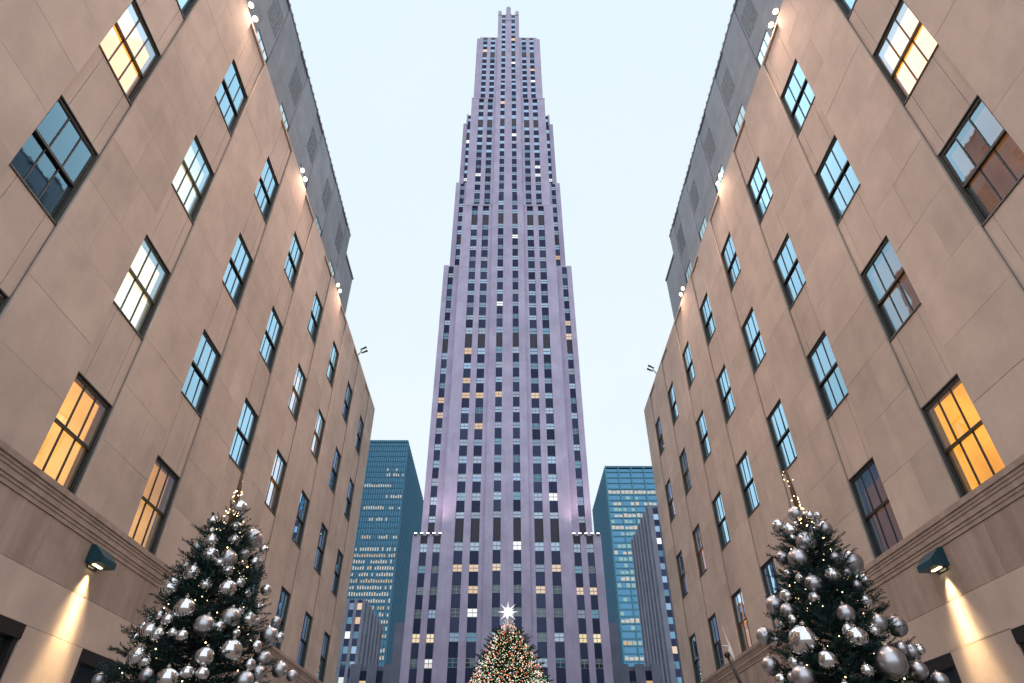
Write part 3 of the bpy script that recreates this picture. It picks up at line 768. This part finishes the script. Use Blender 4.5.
# ------------------------------------------------------------------ fir trees
def sprig_template(L, n_needles, nl, nw, seed):
    """flat fan of needles along a twig in +X; returns verts, tris"""
    r = np.random.default_rng(seed); V = []; T = []
    V += [(0, -nw*.5, 0), (0, nw*.5, 0), (L, 0, 0)]; T.append((0, 1, 2))
    for i in range(n_needles):
        t = (i + .5) / n_needles * L
        ang = r.uniform(0, 2 * math.pi); fwd = r.uniform(.35, .9)
        d = np.array([fwd, math.cos(ang), math.sin(ang) * .75]); d /= np.linalg.norm(d)
        sd = np.cross(d, r.normal(size=3)); sd /= np.linalg.norm(sd) + 1e-6
        l = nl * r.uniform(.7, 1.2) * (1 - .35 * t / L); p = np.array([t, 0, 0]); k = len(V)
        V += [p - sd * nw / 2, p + sd * nw / 2, p + d * l]; T.append((k, k + 1, k + 2))
    return np.array(V, dtype=np.float32), np.array(T, dtype=np.int32)
def fir(root, base, tip, radius_fn, n_branch, per, L, nn, nl, nw, mat_needle, mat_wood, seed):
    """trunk, limbs and needle sprigs; radius_fn(t) with t 0 at ground, 1 at tip"""
    r = np.random.default_rng(seed); base = np.array(base, float); tip = np.array(tip, float); H = tip[2] - base[2]
    tr = MB(); n = 9
    tr.tube([base + (tip - base) * (i / n) for i in range(n + 1)], [max(.012, .026 * H * (1 - i / n) ** .9 * .6) for i in range(n + 1)], 8)
    obj('trunk', tr.mesh('trunk', mat_wood, True), root)
    templ = [sprig_template(L, nn, nl, nw, seed * 10 + j) for j in range(5)]
    VV = []; TT = []; off = 0; limbs = MB()
    def put(p, d, sc):
        nonlocal off
        V, T = templ[r.integers(5)]
        d = d / np.linalg.norm(d); up = np.array([0, 0, 1.]) + r.normal(size=3) * .35
        y = np.cross(up, d); y /= np.linalg.norm(y) + 1e-6; z = np.cross(d, y)
        VV.append((V * sc) @ np.array([d, y, z]) + p); TT.append(T + off); off += len(V)
    ga = 2.399963
    for i in range(n_branch):
        u = (i + .5) / n_branch; t = 1 - (1 - u * .965) ** .72 if False else u ** .9 * .96
        t = .05 + .91 * t
        Rr = radius_fn(t) * r.uniform(.86, 1.10); a = i * ga + r.uniform(-.25, .25)
        p0 = base + (tip - base) * t; h = np.array([math.cos(a), math.sin(a), 0])
        rise = .12 + .55 * t; droop = .22 * (1 - t)
        pts = []
        for q in np.linspace(0, 1, 5):
            pts.append(p0 + h * Rr * q + np.array([0, 0, Rr * (rise * q * .55 - droop * q * q + .10 * q ** 3)]))
        limbs.tube([tuple(p) for p in pts], [max(.006, .022 * L / .3 * (1 - .8 * q) * (.4 + .6*(1-t))) for q in np.linspace(0, 1, 5)], 5, cap=False)
        m_ = max(5, int(per * (.35 + .9 * Rr / radius_fn(.1))))
        for j in range(m_):
            q = .22 + .80 * (j + r.uniform(0, 1)) / m_; q = min(q, 1)
            f = q * 4; k = min(int(f), 3); p = pts[k] + (pts[k+1] - pts[k]) * (f - k); dd = pts[k+1] - pts[k]; dd /= np.linalg.norm(dd) + 1e-9
            sdv = np.cross(dd, [0, 0, 1.]); sgn = 1 if j % 2 else -1
            ang = r.uniform(.5, 1.0) * (1 - .6 * max(0, q - .8) / .2)
            d = dd * math.cos(ang) + sdv * sgn * math.sin(ang) + np.array([0, 0, r.uniform(-.25, .35)])
            put(p, d, r.uniform(.75, 1.2) * (1.0 if t < .8 else .8))
        put(pts[-1] - (pts[-1] - pts[-2]) * .15, pts[-1] - pts[-2], r.uniform(.9, 1.2))
    obj('limbs', limbs.mesh('limbs', mat_wood), root, kind='stuff')
    V = np.concatenate(VV); T = np.concatenate(TT)
    obj('crown', np_mesh('crown', V, T, mat_needle), root, kind='stuff')
def lights_mesh(name, P, rad, mt):
    o8 = np.array([(1,0,0),(-1,0,0),(0,1,0),(0,-1,0),(0,0,1),(0,0,-1)], float)
    t8 = np.array([(0,2,4),(2,1,4),(1,3,4),(3,0,4),(2,0,5),(1,2,5),(3,1,5),(0,3,5)])
    P = np.asarray(P); rr = (rad * rng.uniform(.75, 1.25, len(P)))[:, None, None]
    V = (P[:, None, :] + o8[None] * rr).reshape(-1, 3); T = (t8[None] + 6 * np.arange(len(P))[:, None, None]).reshape(-1, 3)
    return np_mesh(name, V, T, mt)
def needle_mat(name, a, b):
    m, n, l, o = mat(name)
    p = n.new('ShaderNodeBsdfPrincipled'); p.inputs['Roughness'].default_value = .6; p.inputs['Specular IOR Level'].default_value = .12
    g_ = n.new('ShaderNodeNewGeometry'); nz = n.new('ShaderNodeTexNoise'); nz.inputs['Scale'].default_value = 5; l.new(g_.outputs['Position'], nz.inputs['Vector'])
    r = n.new('ShaderNodeValToRGB'); r.color_ramp.elements[0].color = (*a, 1); r.color_ramp.elements[1].color = (*b, 1)
    r.color_ramp.elements[0].position = .35; r.color_ramp.elements[1].position = .65
    l.new(nz.outputs['Fac'], r.inputs[0]); l.new(r.outputs[0], p.inputs['Base Color']); l.new(p.outputs[0], o.inputs['Surface']); return m
M['needle'] = needle_mat('fir_needles', (.010, .028, .030), (.028, .062, .058))
M['needle_far'] = needle_mat('spruce_needles', (.02, .05, .025), (.05, .09, .04))
M['bark'] = simple('fir_bark', (.09, .055, .04), .85)
M['bulb_warm'] = emit('fairy_bulb_warm', (1.0, .76, .40), 9)
M['mirror'] = simple('mirror_silver', (.66, .66, .68), .05, 1.0, var=.02)
M['satin'] = simple('satin_silver', (.47, .48, .53), .33, 1.0, var=.04)
M['cap'] = simple('bauble_cap', (.45, .42, .36), .35, 1.0)
M['planter'] = stone('planter_granite', (.16, .155, .15), (.26, .25, .24))

def bauble_mesh(kind):
    def mk():
        b = MB(); n = 14; prof = [(max(.0005, math.sin(math.pi * i / n)), -math.cos(math.pi * i / n)) for i in range(n + 1)]
        b.lathe(prof, 24); return b.mesh('bauble', M[kind], True)
    return cached(('bb', kind), mk)
def cap_mesh():
    def mk():
        b = MB(); b.lathe([(.001, .99), (.2, .97), (.2, 1.13), (.17, 1.15), (.001, 1.15)], 10)
        b.tube([(.0, 0, 1.14), (.07, 0, 1.22), (0, 0, 1.3), (-.07, 0, 1.22), (0, 0, 1.14)], [.02] * 5, 5); return b.mesh('cap', M['cap'], True)
    return cached('bbcap', mk)

def silver_tree(side, Y, tip_px, top_px, marks, seed):
    tip = at_y(*tip_px, Y); axis = Vector((at_y(*top_px, Y).x, Y, 0)); tip.x = axis.x * .5 + tip.x * .5
    base = Vector((axis.x, Y, .55)); Ztop = at_y(*top_px, Y).z
    leader = tip.copy()
    root = thing('fir_tree', f'dark green fir hung with silver baubles by the {side} building', 'tree', (axis.x, Y, .55), 'bauble firs on the promenade')
    def rad(z): return max(.03,   .07 + .33 * (Ztop + .02 - z) ** .98) if z < Ztop else .03
    H = Ztop - .10 - base.z
    top = Vector((axis.x, Y, Ztop - .10))
    fir(root, base, top, lambda t: min(1.9, .86 * rad(base.z + t * H)), 210, 30, .26, 46, .05, .011, M['needle'], M['bark'], seed)
    # bare leader and upright twigs at the very top
    b = MB(); b.tube([(axis.x, Y, Ztop - .4), (axis.x + (leader.x - axis.x) * .5, Y, (Ztop + leader.z) / 2), tuple(leader)], [.045, .034, .02], 7); obj('leader', b.mesh('leader', M['bark'], True), root)
    rr = random.Random(seed)
    for q in range(5):
        a = q * 1.26 + rr.random(); l = rr.uniform(.2, .32); b = MB()
        p0 = Vector((axis.x, Y, Ztop - .12 - rr.random() * .1)); p1 = p0 + Vector((math.cos(a) * l * .75, math.sin(a) * l * .75, l * .75))
        b.tube([p0, (p0 + p1) / 2 + Vector((0, 0, -.03)), p1], [.022, .018, .01], 6); obj('twig', b.mesh('twig', M['bark'], True), root)
    # fairy lights wound through the crown
    P = []
    for i in range(330):
        z = base.z + .2 + (Ztop - base.z - .2) * rr.random() ** .9; a = rr.random() * 6.283; q = rad(z) * rr.uniform(.72, 1.04)
        P.append((axis.x + math.cos(a) * q, Y + math.sin(a) * q, z + rr.uniform(-.05, .08)))
    for i in range(16):
        t = rr.random(); P.append((axis.x + (leader.x - axis.x) * t + rr.uniform(-.07, .07), Y + rr.uniform(-.07, .07), Ztop + (leader.z - Ztop) * t))
    obj('fairy_lights', lights_mesh('fairy_lights', P, .0085, M['bulb_warm']), root, kind='stuff')
    # baubles: seen ones where their direction meets the crown's surface
    def hang(p, r_, kind):
        size = 'large' if r_ > .125 else ('medium' if r_ > .088 else 'small')
        fin = 'mirror-bright' if kind == 'mirror' else 'satin'
        o = obj('bauble', bauble_mesh(kind), None, p); o.scale = (r_,) * 3; o.rotation_euler = (rr.uniform(-.2, .2), rr.uniform(-.2, .2), rr.random() * 6)
        f_ = (Ztop - p.z) / 2.0; lev = 'at the tip' if f_ < .18 else 'high up' if f_ < .45 else 'at mid height' if f_ < .75 else 'low down' if f_ < 1.1 else 'on the bottom skirt'
        v_ = (p - axis); sx = v_.dot(RT) / max(.05, rad(p.z)); hz_ = 'left edge' if sx < -.6 else 'left half' if sx < -.2 else 'middle' if sx < .2 else 'right half' if sx < .6 else 'right edge'
        if v_.x * axis.x + v_.y * Y > .1 * Y: hz_ = 'far side'
        lb_ = f'{size} {fin} silver bauble {lev} on the {hz_} of the {side} fir'
        tag(o, lb_, 'bauble', f'{size} {fin} baubles {lev} on the {hz_} of the {side} fir')
        c = bpy.data.objects.new('cap', cap_mesh()); C.objects.link(c); c.parent = o
    placed = []
    for (px, py, dpx, kind) in marks:
        d = ray(px, py); best = None; hit = None
        for i in range(900):
            t = 5 + i * .01; p = CAM + d * t
            rho = math.hypot(p.x - axis.x, p.y - Y); R_ = rad(p.z) * 1.06
            if rho < R_ and hit is None: hit = p; break
            if best is None or rho - R_ < best[0]: best = (rho - R_, p)
        p = hit if hit is not None else best[1]
        depth = (p - CAM).dot(FW); r_ = dpx * .5 * depth / F_PX * 1.10
        placed.append((p, r_)); hang(p, r_, kind)
    tries = 0; extra = 0
    while extra < 95 and tries < 4000:                       # the sides turned away and the skirt below
        tries += 1
        z = base.z + .5 + (Ztop - base.z - .6) * rr.random() ** 1.3; a = rr.random() * 6.283
        q = rad(z) * 1.04; p = Vector((axis.x + math.cos(a) * q, Y + math.sin(a) * q, z)); r_ = rr.choice((.055, .065, .075, .1)) if z > 2.6 else rr.choice((.08, .1, .13))
        toward = (math.cos(a) * -axis.x + math.sin(a) * -Y) > 0
        if not toward and rr.random() < .8: continue
        if any((p - p2).length < r_ + r2 for p2, r2 in placed): continue
        placed.append((p, r_)); hang(p, r_, rr.choice(('mirror', 'satin', 'mirror'))); extra += 1
    pl = thing('planter', f'square granite planter under the {side} bauble fir', 'planter', (axis.x, Y, 0), 'granite planters')
    b = MB(); q = .85
    for (x0, x1, y0, y1) in ((-q, q, -q, -q+.12), (-q, q, q-.12, q), (-q, -q+.12, -q+.121, q-.121), (q-.12, q, -q+.121, q-.121)): b.box(axis.x + x0, axis.x + x1, Y + y0, Y + y1, .004, .6)
    obj('box', b.mesh('box', M['planter']), pl)
    b = MB(); b.box(axis.x - q + .121, axis.x + q - .121, Y - q + .121, Y + q - .121, .02, .55); obj('soil', b.mesh('soil', M['bark']), pl)
m_, s_ = 'mirror', 'satin'
LM = [(171.7,589,21,m_),(185.3,609,20,m_),(192.6,573.5,16,m_),(210.4,555.7,16,m_),(228.2,558.8,16,s_),(219.8,563,10,m_),(227,571.4,11,m_),(254.4,563,13,m_),(206,585,12,m_),(227,589,17,m_),(239.7,583,10,m_),
      (204,624.8,18,s_),(230.3,617.5,18,s_),(218.8,627,11,m_),(248,619.6,14,m_),(257.5,608,10,m_),(266,590,10,m_),(276,621.7,9,s_),(269,635,16,s_),(279.5,637.4,9,m_),(158,635,14,m_),(182,636,12,m_),(172.7,633,9,m_),
      (230.3,651,21,m_),(204,657,18,m_),(138,657,18,m_),(145.5,661.5,12,m_),(255.4,646.8,12,m_),(261.7,659.3,17,s_),(279.5,669.8,14,s_),(187,673,13,m_),(202,674,13,m_),(167.5,679,20,m_),(244,681,17,s_),(99.4,680,12,s_),
      (239.5,508,14,m_),(213,521.5,11,m_),(236,527,10,m_),(233.7,540.5,11.5,m_),(252,539,18,s_),(211.7,541,13,m_),(263.7,550,8,m_),(168,620,12,m_),(247,594,8,m_),(292,676,10,s_)]
RM = [(795.6,514,13,s_),(809.6,516,10,m_),(818,515.6,7,m_),(778.7,526,12,m_),(790.7,531,14,m_),(823.8,529,15,s_),(806,542,18,s_),(783,558,13,s_),(798.8,559,19,s_),(850.4,563,22,s_),(813.8,583.6,16,s_),(832.3,575.4,15,m_),(864,580.5,13,m_),
      (774.9,605,16,s_),(788,611,14,s_),(845.6,614,17,s_),(782,623.6,13,m_),(793,620,10,m_),(878.4,622.5,15,s_),(896.9,626.6,18,s_),(857,638,20,m_),(848,630,12,m_),(874,631,12,m_),(764.6,636,15,s_),(777,641,10,m_),(804.6,641,28,m_),
      (770.8,665.6,16,s_),(794.3,662.5,11,m_),(828,660.5,18,m_),(890.7,662.5,28,s_),(911,652,15,s_),(867,670.7,12,m_),(803.6,677,21,s_),(782,680,12,m_),(940,681,15,s_),(866,602,12,m_),(857,578,9,m_),(920,650,9,m_)]
silver_tree('left', 8.6, (240, 474), (236, 505), LM, 11)
silver_tree('right', 8.6, (783, 470), (800, 512), RM, 23)

# ------------------------------------------------------------------ the great tree and its star
TY = 85.0
apex = at_y(508.5, 621, TY)
root = thing('christmas_tree', 'great lit Christmas tree standing before the skyscraper', 'tree', (apex.x, TY, 0))
def big_r(t):
    z = t * apex.z; d = apex.z - z
    return max(.2, .28 + .70 * d ** .93 - .011 * d * d) if d < 17 else 6.1
fir(root, (apex.x, TY, 0), tuple(apex), big_r, 460, 20, .62, 26, .24, .055, M['needle_far'], M['bark'], 31)
cols = {'bulb_cream': ((1.0, .84, .56), 4600, 1.9), 'bulb_red': ((1.0, .16, .08), 2600, 1.8), 'bulb_green': ((.40, .85, .50), 3200, 1.1), 'bulb_white': ((.85, .95, 1.0), 1300, 1.8), 'bulb_amber': ((1.0, .45, .14), 1100, 1.5)}
for nm, (c_, n_, st) in cols.items():
    P = []
    for i in range(n_):
        d = (rng.random() ** .6) * (apex.z - 1.5); z = apex.z - d; a = rng.random() * 6.283
        q = big_r(z / apex.z) * rng.uniform(.88, 1.22); P.append((apex.x + math.cos(a) * q, TY + math.sin(a) * q, z + rng.uniform(-.2, .2)))
    obj('fairy_lights', lights_mesh('fairy_lights', P, .055, emit(nm, c_, st)), root, kind='stuff')
M['star'] = emit('star_glow', (1.0, .98, .94), 1.5); M['star_metal'] = simple('star_crystal', (.8, .82, .86), .15, .6)
sc_ = at_y(508, 612, TY)
st = thing('tree_star', 'spiky white crystal star on top of the great Christmas tree', 'star', tuple(sc_))
rr = random.Random(4); pts = []
N = 34
for i in range(N):
    z = 1 - 2 * (i + .5) / N; r_ = math.sqrt(1 - z * z); a = i * 2.39996
    pts.append(Vector((r_ * math.cos(a), r_ * math.sin(a), z)))
for i in range(8): pts.append(Vector((math.cos(i * math.pi / 4), -.05, math.sin(i * math.pi / 4))))
for i, d in enumerate(pts):
    l = 1.3 if i >= N else rr.uniform(.6, 1.0); b = MB()
    b.tube([sc_ + d * .12, sc_ + d * .3, sc_ + d * l], [.04, .10, .006], 5); obj('spike', b.mesh('spike', M['star']), st)
b = MB(); b.lathe([(.01, -.25), (.2, -.15), (.26, 0), (.2, .15), (.01, .25)], 10, tuple(sc_)); obj('core', b.mesh('core', M['star_metal']), st)
b = MB(); b.tube([apex - Vector((0, 0, .3)), sc_ - Vector((0, 0, .2))], [.1, .06], 6); obj('mount', b.mesh('mount', M['black']), st)

# ------------------------------------------------------------------ slender post by the right building
pp = at_y(727, 655, 15.5)
root = thing('post', 'dark slender curved post with pale spiky top beside the right building', 'post', (pp.x + .35, 15.5, 0))
zt = pp.z
b = MB(); b.tube([(pp.x + .35, 15.5, 0), (pp.x + .33, 15.5, zt - 1.6), (pp.x + .22, 15.5, zt - .7), (pp.x, 15.5, zt)], [.11, .085, .045, .025], 10); obj('pole', b.mesh('pole', M['black'], True), root)
b = MB(); b.lathe([(.005, -.07), (.05, -.05), (.07, 0), (.05, .05), (.005, .07)], 12, (pp.x, 15.5, zt)); obj('ball', b.mesh('ball', M['black'], True), root)
M['pale'] = simple('pale_enamel', (.75, .75, .78), .4)
b = MB(); x, z = pp.x + .10, zt + .12
b.add([(x-.06, 15.46, z-.05), (x+.05, 15.46, z-.24), (x+.03, 15.46, z-.05), (x-.01, 15.46, z+.14), (x-.06, 15.50, z-.05), (x+.05, 15.50, z-.24), (x+.03, 15.50, z-.05), (x-.01, 15.50, z+.14)],
      [(0,1,2,3),(7,6,5,4),(0,4,5,1),(1,5,6,2),(2,6,7,3),(3,7,4,0)]); obj('pennant', b.mesh('pennant', M['pale']), root)
b = MB(); b.tube([(x - .02, 15.48, z + .1), (x - .1, 15.48, z + .5)], [.015, .005], 6); b.tube([(x - .05, 15.48, z + .06), (x - .18, 15.48, z + .07)], [.012, .008], 6); obj('spike', b.mesh('spike', M['pale']), root)
